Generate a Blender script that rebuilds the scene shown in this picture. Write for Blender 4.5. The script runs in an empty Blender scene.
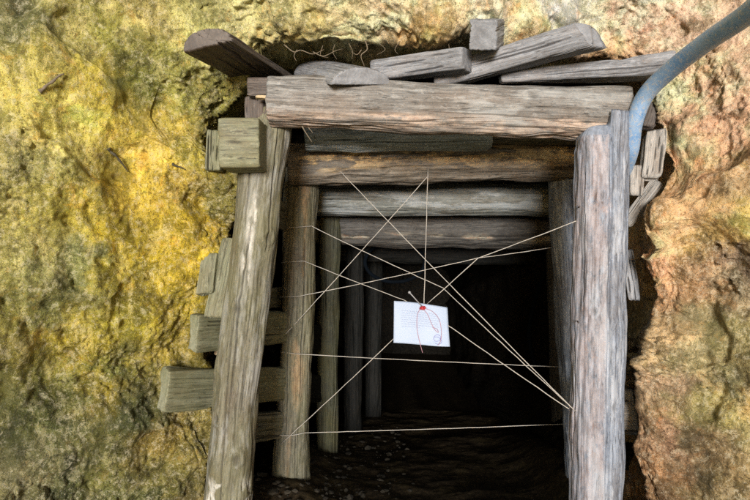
import bpy, math, random
import numpy as np
from mathutils import Vector, Matrix
random.seed(4); RNG = np.random.RandomState(7)
PI = math.pi
H = 1.10           # eye height of the camera above the ground at the mouth
F = 543.0          # focal length in photo pixels (750 wide)
SC = bpy.context.scene
COL = SC.collection

def P(px, py, Y):
    return Vector(((px-375)/F*Y, Y, H+(250-py)/F*Y))

# ------------------------------------------------------------------ noise
_perm = RNG.permutation(256).astype(np.int64); _perm = np.concatenate([_perm, _perm, _perm])
_g = RNG.normal(size=(256, 3)); _g /= np.linalg.norm(_g, axis=1)[:, None]
def perlin(p):
    p = np.asarray(p, dtype=np.float64)
    i = np.floor(p).astype(np.int64); f = p-i; i &= 255
    u = f*f*f*(f*(f*6-15)+10)
    out = np.zeros(p.shape[0])
    for dx in (0, 1):
        wx = u[:, 0] if dx else 1-u[:, 0]
        for dy in (0, 1):
            wy = u[:, 1] if dy else 1-u[:, 1]
            for dz in (0, 1):
                wz = u[:, 2] if dz else 1-u[:, 2]
                h = _perm[_perm[_perm[(i[:, 0]+dx) & 255]+((i[:, 1]+dy) & 255)]+((i[:, 2]+dz) & 255)]
                g = _g[h]
                out += wx*wy*wz*(g[:, 0]*(f[:, 0]-dx)+g[:, 1]*(f[:, 1]-dy)+g[:, 2]*(f[:, 2]-dz))
    return out*1.5
def fbm(p, o=4, gain=.5, lac=2.03):
    a = 1; s = 0; p = np.array(p, dtype=np.float64)
    for k in range(o):
        s = s+a*perlin(p+k*17.3); a *= gain; p = p*lac
    return s
def ridged(p, o=4, gain=.5):
    a = 1; s = 0; p = np.array(p, dtype=np.float64)
    for k in range(o):
        s = s+a*(1-2*np.abs(perlin(p+k*9.7))); a *= gain; p = p*2.1
    return s
_wr = RNG.rand(256, 3)
_wf = RNG.rand(256)
def worley(p):
    p = np.asarray(p, dtype=np.float64)
    i = np.floor(p).astype(np.int64); f = p-i
    d1 = np.full(p.shape[0], 9.); d2 = d1.copy(); cid = np.zeros(p.shape[0])
    for dx in (-1, 0, 1):
        for dy in (-1, 0, 1):
            for dz in (-1, 0, 1):
                h = _perm[_perm[_perm[(i[:, 0]+dx) & 255]+((i[:, 1]+dy) & 255)]+((i[:, 2]+dz) & 255)]
                q = _wr[h]
                d = (q[:, 0]+dx-f[:, 0])**2+(q[:, 1]+dy-f[:, 1])**2+(q[:, 2]+dz-f[:, 2])**2
                m = d < d1
                d2 = np.where(m, d1, np.minimum(d2, d))
                cid = np.where(m, _wf[h], cid); d1 = np.where(m, d, d1)
    return np.sqrt(d1), np.sqrt(d2), cid
def facets(p, k=9.):
    """chipped surface: every cell is a small plane with a tilt and a height of its own, blended over a narrow seam"""
    p = np.asarray(p, dtype=np.float64)
    i = np.floor(p).astype(np.int64); f = p-i
    num = np.zeros(p.shape[0]); den = np.full(p.shape[0], 1e-12)
    for dx in (-1, 0, 1):
        for dy in (-1, 0, 1):
            for dz in (-1, 0, 1):
                h = _perm[_perm[_perm[(i[:, 0]+dx) & 255]+((i[:, 1]+dy) & 255)]+((i[:, 2]+dz) & 255)]
                q = _wr[h]
                e0, e1, e2 = q[:, 0]+dx-f[:, 0], q[:, 1]+dy-f[:, 1], q[:, 2]+dz-f[:, 2]
                w = np.exp(-k*2*(e0*e0+e1*e1+e2*e2))
                g = _g[(h*7+3) & 255]
                num += w*((_wf[h]-.5)*1.2+(g[:, 0]*e0+g[:, 1]*e1+g[:, 2]*e2)*.9); den += w
    return num/den, None
def sm(a, b, x):
    t = np.clip((x-a)/(b-a), 0, 1); return t*t*(3-2*t)
def lin(c):
    c = np.asarray(c, dtype=float)/255.
    return np.where(c <= .04045, c/12.92, ((c+.055)/1.055)**2.4)

# ------------------------------------------------------------------ mesh helpers
def mesh_from(name, V, Fc, mats, smooth=True, matidx=None, parent=None, attrs=None, M=None):
    me = bpy.data.meshes.new(name)
    V = np.asarray(V, dtype=np.float32)
    me.vertices.add(len(V)); me.vertices.foreach_set('co', V.ravel())
    lens = np.array([len(f) for f in Fc], dtype=np.int32) if not isinstance(Fc, np.ndarray) else np.full(len(Fc), Fc.shape[1], dtype=np.int32)
    idx = np.concatenate([np.asarray(f, dtype=np.int32) for f in Fc]) if not isinstance(Fc, np.ndarray) else Fc.astype(np.int32).ravel()
    me.loops.add(len(idx)); me.loops.foreach_set('vertex_index', idx)
    me.polygons.add(len(lens))
    st = np.concatenate([[0], np.cumsum(lens)[:-1]]).astype(np.int32)
    me.polygons.foreach_set('loop_start', st); me.polygons.foreach_set('loop_total', lens)
    if matidx is not None: me.polygons.foreach_set('material_index', np.asarray(matidx, dtype=np.int32))
    me.polygons.foreach_set('use_smooth', np.full(len(lens), smooth))
    me.update(calc_edges=True); me.validate()
    for m in (mats if isinstance(mats, (list, tuple)) else [mats]): me.materials.append(m)
    if attrs:
        for k, v in attrs.items():
            if v.ndim == 1:
                a = me.attributes.new(k, 'FLOAT', 'POINT'); a.data.foreach_set('value', v.astype(np.float32))
            else:
                a = me.attributes.new(k, 'FLOAT_COLOR', 'POINT')
                c = np.ones((len(v), 4), dtype=np.float32); c[:, :3] = v; a.data.foreach_set('color', c.ravel())
    o = bpy.data.objects.new(name, me); COL.objects.link(o)
    if parent: o.parent = parent
    if M is not None: o.matrix_world = M if not parent else parent.matrix_world.inverted() @ M
    return o
def tag(o, label=None, cat=None, group=None, kind=None):
    if label: o['label'] = label
    if cat: o['category'] = cat
    if group: o['group'] = group
    if kind: o['kind'] = kind
    return o
def grid_faces(n, m, wrap_m=False):
    i = np.arange(n-1)[:, None]; j = np.arange(m if wrap_m else m-1)[None, :]
    j2 = (j+1) % m
    return np.stack([i*m+j, i*m+j2, (i+1)*m+j2, (i+1)*m+j], -1).reshape(-1, 4)

def frame(p0, p1, ref=None, roll=0):
    z = (p1-p0).normalized()
    if ref is None: ref = Vector((0, 0, 1)) if abs(z.z) < .75 else Vector((0, -1, 0))
    y = (ref-z*ref.dot(z)).normalized(); x = y.cross(z)
    M = Matrix((x, y, z)).transposed().to_4x4()
    return Matrix.Translation(p0) @ M @ Matrix.Rotation(roll, 4, 'Z')

def resample(poly, n):
    poly = np.asarray(poly, float); q = np.vstack([poly, poly[:1]])
    L = np.r_[0, np.cumsum(np.linalg.norm(np.diff(q, axis=0), axis=1))]
    t = np.arange(n)/n*L[-1]
    return np.stack([np.interp(t, L, q[:, 0]), np.interp(t, L, q[:, 1])], 1)
def circ(r, ry=None, n=200):
    a = np.arange(n)/n*2*np.pi
    return np.stack([r*np.cos(a), (ry or r)*np.sin(a)], 1)
def rect(w, h, b=.006, n=200):
    pts = []
    for cx, cy, a0 in ((w/2-b, h/2-b, 0), (-w/2+b, h/2-b, 90), (-w/2+b, -h/2+b, 180), (w/2-b, -h/2+b, 270)):
        for k in range(5):
            a = math.radians(a0+k*22.5); pts.append((cx+b*math.cos(a), cy+b*math.sin(a)))
    return resample(pts, n)
def halfround(w, h, flat=.012, n=200, flip=False):
    pts = [(w/2, 0)]
    for k in range(21):
        a = math.pi*k/20; pts.append((w/2*math.cos(a), flat+(h-flat)*math.sin(a)))
    pts.append((-w/2, 0)); pts = np.array(pts)-[0, h*.4]
    if flip: pts = pts*[1, -1]; pts = pts[::-1]
    return resample(pts, n)

def timber(name, p0, p1, prof, mats, seed=0, s0=1., s1=1., amp=.004, lump=.006, crack=.007, bend=(0, 0),
           knots=(), peel=None, step=.006, ncrk=14, ref=None, roll=0, endcut=(0, 0), topfn=None, parent=None, fib=.0016, skew=(0,0)):
    """a piece of wood, lengthwise along local Z, section given by prof"""
    L = (p1-p0).length; M = frame(p0, p1, ref, roll)
    n = len(prof); m = max(10, int(L/step))
    ext = np.abs(prof).max()
    t = np.linspace(0, 1, m)
    sc = s0+(s1-s0)*t
    prof = np.asarray(prof)
    e = np.roll(prof, -1, 0)-np.roll(prof, 1, 0); nr = np.stack([e[:, 1], -e[:, 0]], 1); nr /= np.linalg.norm(nr, axis=1)[:, None]+1e-9
    X = prof[None, :, 0]*sc[:, None]; Y = prof[None, :, 1]*sc[:, None]; Z = np.repeat((t*L)[:, None], n, 1)
    q = np.stack([X, Y, Z], -1).reshape(-1, 3); off = seed*13.7
    N = np.tile(nr, (m, 1))
    d = lump*fbm(q*[7, 7, 3]+off, 3)
    d += amp*fbm(q*[26, 26, 3]+off+5, 3)
    d += fib*fbm(q*[150, 150, 2.5]+off+9, 3)
    c = perlin(q*[20, 20, 1.3]+off+30)+.2*perlin(q*[60, 60, 3]+off)
    cm = sm(.12, .5, perlin(q*[6, 6, 1.5]+off+77))
    g = np.exp(-(c/.05)**2)*cm
    d -= crack*g
    c2 = perlin(q*[45, 45, 2.2]+off+61)
    d -= crack*.35*np.exp(-(c2/.06)**2)*sm(0, .4, perlin(q*[10, 10, 2]+off+12))
    crk = np.zeros(len(q)); rs = np.random.RandomState(int(seed)+100); ang = np.arctan2(q[:, 1], q[:, 0])
    for _ in range(ncrk):
        a0 = rs.uniform(-PI, PI); zc = rs.uniform(0, L); hl = rs.uniform(.08, .4)*min(1, L); wd = rs.uniform(.0012, .0030)
        aa = a0+.25*perlin(np.stack([q[:, 2]*2.2+_*7, q[:, 2]*0+seed, q[:, 2]*0], 1))+.03*perlin(np.stack([q[:, 2]*22+_*5, q[:, 2]*0+seed, q[:, 2]*0], 1))
        da = (ang-aa+PI) % (2*PI)-PI; w_ = wd*np.clip(1-((q[:, 2]-zc)/hl)**2, 0, 1)**.5
        gg = np.exp(-(da*ext/(w_+1e-5))**2)*(w_ > 0)
        crk = np.maximum(crk, gg); 
    d -= crack*1.5*crk
    pl = np.zeros(len(q))
    if peel is not None:
        pl = peel(q, off); d -= .006*pl*(1+.8*perlin(q*[60, 60, 14]+off))
    kn = np.zeros(len(q))
    for (ka, kz, kr) in knots:
        kx, ky = math.cos(ka)*ext*sc.mean(), math.sin(ka)*ext*sc.mean()
        w = perlin(q*30)*.2+1
        rr = np.sqrt(((q[:, 0]-kx)**2+(q[:, 1]-ky)**2)+((q[:, 2]-kz)*.7)**2)/kr*w
        d += .004*np.exp(-((rr-1)/.35)**2)-.005*np.exp(-(rr/.5)**2)+.006*np.exp(-(rr/2.2)**2)
        kn = np.maximum(kn, .7*np.exp(-(rr/.6)**2))
    # ends slightly worn
    edge = np.minimum(q[:, 2], L-q[:, 2]); d -= .004*np.exp(-edge/.006)
    V = q.copy(); V[:, :2] += N*d[:, None]
    V[:, 0] += bend[0]*np.sin(np.pi*np.repeat(t, n)); V[:, 1] += bend[1]*np.sin(np.pi*np.repeat(t, n))
    tt = np.repeat(t, n)
    V[:, 2] += (endcut[0]*(1-tt)+endcut[1]*tt)*q[:, 0]/ext+(skew[0]*(1-tt)+skew[1]*tt)*q[:, 1]/ext
    V[:n, 2] += .004*perlin(q[:n]*40+off); V[-n:, 2] += .004*perlin(q[-n:]*40+off)
    if topfn is not None: V = topfn(V, tt, L)
    faces = [grid_faces(m, n, True)]; mi = [np.zeros(len(faces[0]))]
    Vs = [V]; A = [pl]; K = [np.maximum(kn, crk*.85)]; base = len(V)
    for endi, row in ((0, 0), (1, m-1)):
        ring = V[row*n:(row+1)*n]; cen = ring.mean(0); prev = np.arange(row*n, (row+1)*n)
        for k in (.93, .75, .5, .25, .06):
            r = cen+(ring-cen)*k; r[:, 2] = cen[2]+(ring[:, 2]-cen[2])*k**5
            rn = perlin(r*[45, 45, 5]+off)*.0015*(k < .9); r = r.copy(); r[:, 2] += rn*(1 if endi else -1)
            cur = np.arange(base, base+n); Vs.append(r); A.append(np.zeros(n)); K.append(np.zeros(n)); base += n
            a, b = prev, np.roll(prev, -1); c_, d_ = np.roll(cur, -1), cur
            f = np.stack([a, b, c_, d_], 1) if endi else np.stack([b, a, d_, c_], 1)
            faces.append(f); mi.append(np.ones(len(f))); prev = cur
        cc = base; Vs.append(cen[None]); A.append(np.zeros(1)); K.append(np.zeros(1)); base += 1
        a, b = prev, np.roll(prev, -1); o_ = np.full(n, cc)
        f = np.stack([a, b, o_, o_], 1) if endi else np.stack([b, a, o_, o_], 1)
        tri = f[:, :3]
        faces.append(tri); mi.append(np.ones(len(f)))
    quads = np.vstack([f for f in faces if f.shape[1] == 4]); tris = np.vstack([f for f in faces if f.shape[1] == 3])
    Fl = list(quads)+list(tris)
    mqi = np.concatenate([m_ for f, m_ in zip(faces, mi) if f.shape[1] == 4]+[m_ for f, m_ in zip(faces, mi) if f.shape[1] == 3])
    o = mesh_from(name, np.vstack(Vs), Fl, mats, True, mqi, parent, {'peel': np.concatenate(A), 'knot': np.concatenate(K)}, M)
    return o

def tube(name, pts, r, mat, seg=10, parent=None, sub=8, closed=True, jitter=0, rend=None, label=None):
    pts = [Vector(p) for p in pts]
    if sub > 1 and len(pts) > 2:      # catmull-rom
        o = []
        ex = [pts[0]*2-pts[1]]+pts+[pts[-1]*2-pts[-2]]
        for i in range(1, len(ex)-2):
            for k in range(sub):
                t = k/sub; a, b, c, d = ex[i-1:i+3]
                o.append(.5*((2*b)+(c-a)*t+(2*a-5*b+4*c-d)*t*t+(3*b-a-3*c+d)*t**3))
        o.append(pts[-1]); pts = o
    V = []; n = len(pts); up = None
    for i, p in enumerate(pts):
        tg = (pts[min(i+1, n-1)]-pts[max(i-1, 0)]).normalized()
        if up is None: up = Vector((0, 0, 1)) if abs(tg.z) < .9 else Vector((1, 0, 0))
        up = (up-tg*up.dot(tg)).normalized(); sd = tg.cross(up)
        rr = r if rend is None else r+(rend-r)*i/(n-1)
        if jitter: rr *= 1+random.uniform(-jitter, jitter)
        for k in range(seg):
            a = 2*math.pi*k/seg; V.append(p+(up*math.cos(a)+sd*math.sin(a))*rr)
    Fc = [tuple(f) for f in grid_faces(n, seg, True)]
    if closed: Fc.append(tuple(range(seg))[::-1]); Fc.append(tuple(range((n-1)*seg, n*seg)))
    return mesh_from(name, [tuple(v) for v in V], Fc, mat, True, None, parent)

# ------------------------------------------------------------------ materials
def newmat(name):
    m = bpy.data.materials.new(name); m.use_nodes = True; nt = m.node_tree; nt.nodes.clear()
    out = nt.nodes.new('ShaderNodeOutputMaterial'); b = nt.nodes.new('ShaderNodeBsdfPrincipled')
    nt.links.new(b.outputs[0], out.inputs[0]); return m, nt, b
class N:
    def __init__(s, nt): s.nt = nt
    def coord(s, scale=(1, 1, 1), loc=(0, 0, 0), kind='Object'):
        t = s.nt.nodes.new('ShaderNodeTexCoord'); mp = s.nt.nodes.new('ShaderNodeMapping')
        mp.inputs['Scale'].default_value = scale; mp.inputs['Location'].default_value = loc
        s.nt.links.new(t.outputs[kind], mp.inputs[0]); return mp.outputs[0]
    def noise(s, vec, scale, detail=6, rough=.6, dist=0, out='Fac'):
        n = s.nt.nodes.new('ShaderNodeTexNoise'); n.inputs['Scale'].default_value = scale; n.inputs['Detail'].default_value = detail
        n.inputs['Roughness'].default_value = rough; n.inputs['Distortion'].default_value = dist
        s.nt.links.new(vec, n.inputs['Vector']); return n.outputs[out]
    def vor(s, vec, scale, feature='F1', out='Distance'):
        n = s.nt.nodes.new('ShaderNodeTexVoronoi'); n.feature = feature; n.inputs['Scale'].default_value = scale
        s.nt.links.new(vec, n.inputs['Vector']); return n.outputs[out]
    def ramp(s, fac, stops, interp='LINEAR'):
        r = s.nt.nodes.new('ShaderNodeValToRGB'); r.color_ramp.interpolation = interp; e = r.color_ramp.elements
        while len(e) < len(stops): e.new(.5)
        for i, (p, c) in enumerate(stops):
            e[i].position = p; e[i].color = (*c, 1) if not isinstance(c, (int, float)) else (c, c, c, 1)
        s.nt.links.new(fac, r.inputs[0]); return r.outputs[0]
    def mix(s, fac, a, b, mode='MIX'):
        m = s.nt.nodes.new('ShaderNodeMix'); m.data_type = 'RGBA'; m.blend_type = mode
        for sock, v in ((m.inputs[0], fac), (m.inputs[6], a), (m.inputs[7], b)):
            if isinstance(v, (int, float)): sock.default_value = v
            elif isinstance(v, tuple): sock.default_value = (*v, 1)
            else: s.nt.links.new(v, sock)
        return m.outputs[2]
    def math(s, op, a, b=0., c=None):
        m = s.nt.nodes.new('ShaderNodeMath'); m.operation = op
        for i, v in enumerate((a, b) if c is None else (a, b, c)):
            if isinstance(v, (int, float)): m.inputs[i].default_value = v
            else: s.nt.links.new(v, m.inputs[i])
        return m.outputs[0]
    def attr(s, name, out='Fac'):
        a = s.nt.nodes.new('ShaderNodeAttribute'); a.attribute_name = name; return a.outputs[out]
    def bump(s, h, st, dist, prev=None):
        b = s.nt.nodes.new('ShaderNodeBump'); b.inputs['Strength'].default_value = st; b.inputs['Distance'].default_value = dist
        s.nt.links.new(h, b.inputs['Height'])
        if prev: s.nt.links.new(prev, b.inputs['Normal'])
        return b.outputs[0]

def wood(name, light, mid, dark, tan=(.42, .28, .15), tan2=(.25, .12, .07), algae=0., wash=0., washcol=(.42, .43, .42), loc=0, end=False, stain=.5):
    m, nt, b = newmat(name); n = N(nt)
    if end:
        c = n.coord((1, 1, .3), (loc, loc, 0))
        f = n.noise(c, 40, 6, .7); w = n.noise(c, 9, 4, .6)
        col = n.mix(n.ramp(f, [(.3, 0.), (.7, 1.)]), mid, light)
        col = n.mix(n.ramp(w, [(.5, 0.), (.75, .6)]), col, dark)
        cc = n.coord((1, 1, 0)); wv = nt.nodes.new('ShaderNodeTexWave'); wv.wave_type = 'RINGS'; wv.rings_direction = 'Z'
        wv.inputs['Scale'].default_value = 28; wv.inputs['Distortion'].default_value = 1.5; wv.inputs['Detail'].default_value = 3
        nt.links.new(cc, wv.inputs[0])
        col = n.mix(n.math('MULTIPLY', wv.outputs['Fac'], .12), col, dark)
        if algae: col = n.mix(n.math('MULTIPLY', n.ramp(n.noise(c, 7, 4), [(.42, 0.), (.6, 1.)]), algae), col, (.13, .14, .04))
        nt.links.new(col, b.inputs['Base Color']); b.inputs['Roughness'].default_value = .8
        nt.links.new(n.bump(f, .6, .003), b.inputs['Normal']); return m
    c = n.coord((1, 1, .018), (loc, loc, loc)); c2 = n.coord((1, 1, .45), (loc*2, loc, 3)); c3 = n.coord((1, 1, .10), (loc, 5, loc)); c4 = n.coord((1, 1, .6), (loc, 2, 7))
    f1 = n.noise(c, 330, 5, .7, .1); f2 = n.noise(c, 80, 5, .7, .15); f3 = n.noise(c2, 9, 7, .75); f4 = n.noise(c3, 150, 5, .7)
    f = n.math('ADD', n.math('MULTIPLY', f1, .45), n.math('MULTIPLY', f2, .55))
    col = n.ramp(f, [(.36, dark), (.46, mid), (.56, light), (.68, tuple(min(1, v*1.4) for v in light))])
    col = n.mix(n.math('MULTIPLY', n.ramp(f3, [(.4, 0.), (.62, 1.)]), stain), col, n.mix(.5, col, dark))
    br = n.noise(n.coord((1, 1, .4), (loc, 31, 3)), 7, 7, .72)
    col = n.mix(n.math('MULTIPLY', n.ramp(br, [(.48, 0.), (.60, 1.)]), .55), col, n.mix(f2, tuple(v*k for v, k in zip(dark, (1.1, .9, .75))), tuple(v*k for v, k in zip(mid, (1.15, .92, .72)))))
    bl = n.noise(c4, 48, 6, .75)
    col = n.mix(n.ramp(bl, [(.56, 0.), (.66, .55)]), col, tuple(min(1, v*1.25) for v in light))
    col = n.mix(n.ramp(bl, [(.33, .7), (.43, 0.)]), col, dark)
    col = n.mix(n.math('MULTIPLY', n.ramp(f4, [(.38, 1.), (.42, 0.)]), .75), col, tuple(v*.5 for v in dark))
    if wash:
        ws = n.noise(n.coord((1, 1, .2), (loc, 9, 2)), 16, 7, .72)
        col = n.mix(n.math('MULTIPLY', n.ramp(ws, [(.52, 0.), (.60, 1.)]), wash), col, washcol)
    if algae:
        al = n.noise(n.coord((1, 1, .5), (3, loc, 1)), 6, 6, .7)
        col = n.mix(n.math('MULTIPLY', n.ramp(al, [(.38, 0.), (.6, 1.)]), algae), col, n.mix(f2, (.10, .105, .03), (.24, .23, .08)))
    pn = n.noise(c2, 60, 6, .75, .3)
    tc = n.ramp(pn, [(.33, tan2), (.5, tan), (.7, tuple(min(1, v*1.45) for v in tan))])
    pk = n.math('MULTIPLY', n.attr('peel'), n.ramp(n.noise(c2, 34, 6, .8), [(.40, .1), (.5, 1.)]))
    col = n.mix(pk, col, tc)
    col = n.mix(n.attr('knot'), col, tuple(v*.5 for v in dark))
    nt.links.new(col, b.inputs['Base Color'])
    nt.links.new(n.ramp(f2, [(.3, .55), (.7, .8)]), b.inputs['Roughness'])
    b.inputs['Specular IOR Level'].default_value = min(.45, .06+light[0]*1.5)
    bp = n.bump(f, .7, .0022); bp = n.bump(f4, .5, .002, bp)
    nt.links.new(bp, b.inputs['Normal']); return m

def W(name, light, mid, dark, **k):
    e = dict(k); return [wood(name, light, mid, dark, **k), wood(name+'_end', tuple(min(1, v*1.1) for v in light), mid, dark, end=True, algae=k.get('algae', 0), loc=k.get('loc', 0))]
M_post = W('grey_olive_wood', (.21, .20, .155), (.11, .105, .08), (.06, .05, .035), tan=(.50, .49, .44), tan2=(.30, .28, .24), algae=.3, wash=.4, loc=1)
M_post2 = W('green_wet_wood', (.20, .19, .15), (.11, .105, .08), (.038, .035, .027), algae=.25, loc=2)
M_rpost = W('sky_sheen_grey_wood', (.30, .345, .42), (.17, .195, .245), (.04, .045, .056), tan=(.34, .30, .31), tan2=(.25, .16, .13), wash=.5, washcol=(.50, .53, .58), loc=3)  # bluish cast carries the sky's sheen in the wood colour
M_cap = W('weathered_cap_wood', (.285, .28, .265), (.155, .15, .14), (.045, .042, .038), tan=(.42, .33, .26), tan2=(.24, .14, .11), wash=.45, loc=4)
M_cap2 = W('brown_cap_wood', (.24, .215, .18), (.14, .125, .10), (.04, .033, .026), tan=(.74, .54, .28), tan2=(.34, .20, .09), loc=5)
M_cap3 = W('shade_dark_wood', (.10, .097, .09), (.058, .055, .05), (.022, .021, .021), tan=(.26, .24, .19), loc=6)  # colour lowered to stand in for shade at the third set
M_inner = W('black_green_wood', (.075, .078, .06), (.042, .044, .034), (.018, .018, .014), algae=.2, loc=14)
M_slab = W('slate_grey_wood', (.28, .295, .32), (.16, .17, .185), (.09, .085, .085), wash=.25, washcol=(.45, .45, .46), loc=7)
M_slabd = W('dark_slab_wood', (.16, .14, .125), (.095, .082, .072), (.05, .042, .04), loc=8)
M_lag = W('grey_green_board', (.26, .265, .185), (.165, .17, .11), (.07, .065, .045), algae=.3, loc=9)
M_lagr = W('ash_board', (.42, .40, .37), (.28, .27, .25), (.09, .085, .08), loc=10)
M_dark = W('shade_black_wood', (.016, .016, .015), (.010, .010, .009), (.004, .006, .006), loc=11)  # near-black colour stands in for the darkness deep in the drift
M_stone = W('pale_bluish_wood', (.58, .68, .74), (.42, .50, .54), (.14, .16, .15), algae=.25, wash=.9, washcol=(.72, .84, .94), loc=12)
M_speck = W('speckled_grey_wood', (.22, .235, .22), (.14, .15, .14), (.05, .055, .045), wash=.45, washcol=(.46, .50, .52), loc=13)

def rock_mat():
    m, nt, b = newmat('ochre_rock'); n = N(nt)
    c = n.coord(); t = n.attr('tint', 'Color')
    a = n.noise(c, 9, 8, .72, .3); d = n.noise(c, 44, 6, .78, .2); e = n.noise(c, 150, 5, .75); v = n.vor(c, 60)
    cs = n.coord((1.5, 1.5, .55), (2, 2, 2)); st = n.noise(cs, 17, 7, .8, .3)
    col = n.mix(n.ramp(a, [(.43, 1.), (.50, 0.)]), t, n.mix(1., t, (.58, .60, .50), 'MULTIPLY'))
    col = n.mix(n.ramp(st, [(.43, .8), (.47, 0.)]), col, n.mix(1., t, (.42, .42, .36), 'MULTIPLY'))
    col = n.mix(n.ramp(st, [(.53, 0.), (.57, .7)]), col, n.mix(.25, n.mix(1., t, (1.4, 1.36, 1.3), 'MULTIPLY'), (.70, .62, .42)))
    col = n.mix(n.ramp(d, [(.535, 0.), (.575, .8)]), col, n.mix(.38, t, (.74, .68, .50)))
    col = n.mix(n.ramp(d, [(.39, .9), (.43, 0.)]), col, n.mix(1., t, (.30, .27, .22), 'MULTIPLY'))
    rg = n.attr('rgh')
    stn = n.noise(n.coord((1, 1, .7), (7, 1, 9)), 4.5, 8, .72)
    col = n.mix(n.ramp(stn, [(.54, 0.), (.60, .75)]), col, n.mix(1., t, (.42, .44, .38), 'MULTIPLY'))
    rust = n.noise(n.coord(loc=(5, 3, 1)), 13, 6, .78, .5)
    col = n.mix(n.ramp(rust, [(.57, 0.), (.64, .55)]), col, n.mix(1., t, (1.12, .80, .55), 'MULTIPLY'))
    gr = n.noise(n.coord(loc=(1, 8, 4)), 10, 6, .78, .5)
    col = n.mix(n.ramp(gr, [(.58, 0.), (.65, .5)]), col, n.mix(1., t, (.58, .62, .54), 'MULTIPLY'))
    sp = n.noise(n.coord(loc=(9, 2, 4)), 170, 3, .65)
    col = n.mix(n.math('MULTIPLY', rg, n.ramp(sp, [(.59, 0.), (.64, .55)])), col, n.mix(.55, t, (.78, .73, .60)))
    col = n.mix(n.ramp(sp, [(.36, .8), (.41, 0.)]), col, n.mix(1., t, (.28, .25, .20), 'MULTIPLY'))
    col = n.mix(n.attr('deep'), col, n.mix(n.ramp(d, [(.4, 0.), (.62, 1.)]), (.008, .007, .006), (.026, .023, .018)))  # darkness of the drift mixed into the rock colour
    nt.links.new(col, b.inputs['Base Color'])
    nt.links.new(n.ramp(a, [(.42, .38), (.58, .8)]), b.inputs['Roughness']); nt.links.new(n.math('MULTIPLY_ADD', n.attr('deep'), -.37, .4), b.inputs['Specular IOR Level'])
    bp = n.bump(d, .9, .010); bp = n.bump(v, .35, .006, bp); bp = n.bump(e, .8, .004, bp)
    nt.links.new(bp, b.inputs['Normal']); return m
M_rock = rock_mat()

def plain(name, col, rough=.6, var=.15, scale=30, bumpd=.002, col2=None, spec=.5):
    m, nt, b = newmat(name); n = N(nt); c = n.coord()
    f = n.noise(c, scale, 6, .65)
    k = n.ramp(f, [(.35, 0.), (.65, 1.)])
    nt.links.new(n.mix(k, col, col2 or tuple(v*(1-var) for v in col)), b.inputs['Base Color'])
    b.inputs['Roughness'].default_value = rough; b.inputs['Specular IOR Level'].default_value = spec
    if bumpd: nt.links.new(n.bump(f, .5, bumpd), b.inputs['Normal'])
    return m
def soil_mat():
    m, nt, b = newmat('soil_with_bounce'); n = N(nt); c = n.coord()
    a = n.noise(c, 5, 7, .7); d = n.noise(c, 45, 7, .75)
    col = n.ramp(d, [(.3, (.012, .009, .006)), (.5, (.035, .026, .016)), (.7, (.09, .065, .035))])
    col = n.mix(n.ramp(a, [(.5, 0.), (.7, .5)]), col, (.09, .07, .03))
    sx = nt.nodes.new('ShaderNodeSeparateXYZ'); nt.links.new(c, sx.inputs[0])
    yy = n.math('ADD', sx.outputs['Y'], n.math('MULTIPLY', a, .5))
    col = n.mix(n.ramp(n.math('MULTIPLY_ADD', yy, .5, -.4), [(.45, 1.), (.72, 0.)]), col, n.ramp(d, [(.3, (.22, .17, .09)), (.6, (.42, .34, .20))]))  # pale ochre outside the mouth, out of view, added to bounce light up
    nt.links.new(col, b.inputs['Base Color']); b.inputs['Roughness'].default_value = .9; b.inputs['Specular IOR Level'].default_value = .08
    nt.links.new(n.bump(d, .7, .005), b.inputs['Normal']); return m
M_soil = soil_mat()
M_string = plain('pale_twine', (.50, .47, .42), .8, .3, 300, 0)
M_paper = plain('white_paper', (.38, .46, .60), .7, .04, 12, .0006)
M_ink = plain('faded_ink', (.27, .31, .44), .8, .1, 60, 0)
M_inkp = plain('violet_ink', (.22, .22, .5), .8, .1, 60, 0)
M_red = plain('red_wax', (.42, .03, .04), .4, .3, 90, .001)
M_thread = plain('pink_thread', (.42, .22, .26), .8, .2, 200, 0)
M_metal = plain('dull_steel', (.30, .30, .31), .45, .3, 90, 0)
M_nail = plain('rusty_iron', (.06, .04, .03), .6, .3, 90, 0)
M_root = plain('pale_root', (.20, .16, .11), .8, .4, 80, .001)
M_bark = plain('dark_twig_bark', (.07, .06, .035), .8, .4, 80, .001)
M_hose2 = plain('dark_blue_hose', (.003, .005, .008), .9, .4, 20, 0, None, .05)
def hose_mat():
    m, nt, b = newmat('dusty_blue_hose'); n = N(nt); c = n.coord()
    a = n.noise(c, 14, 7, .7); d = n.noise(c, 90, 5, .7)
    col = n.mix(n.ramp(a, [(.38, 0.), (.65, .8)]), (.15, .30, .54), (.34, .48, .66))
    col = n.mix(n.ramp(d, [(.50, 0.), (.62, .8)]), col, (.44, .45, .46))
    col = n.mix(n.ramp(d, [(.3, .5), (.4, 0.)]), col, (.05, .09, .14))
    nt.links.new(col, b.inputs['Base Color']); b.inputs['Roughness'].default_value = .42
    nt.links.new(n.bump(d, .3, .002), b.inputs['Normal']); return m
M_hose = hose_mat()

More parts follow.
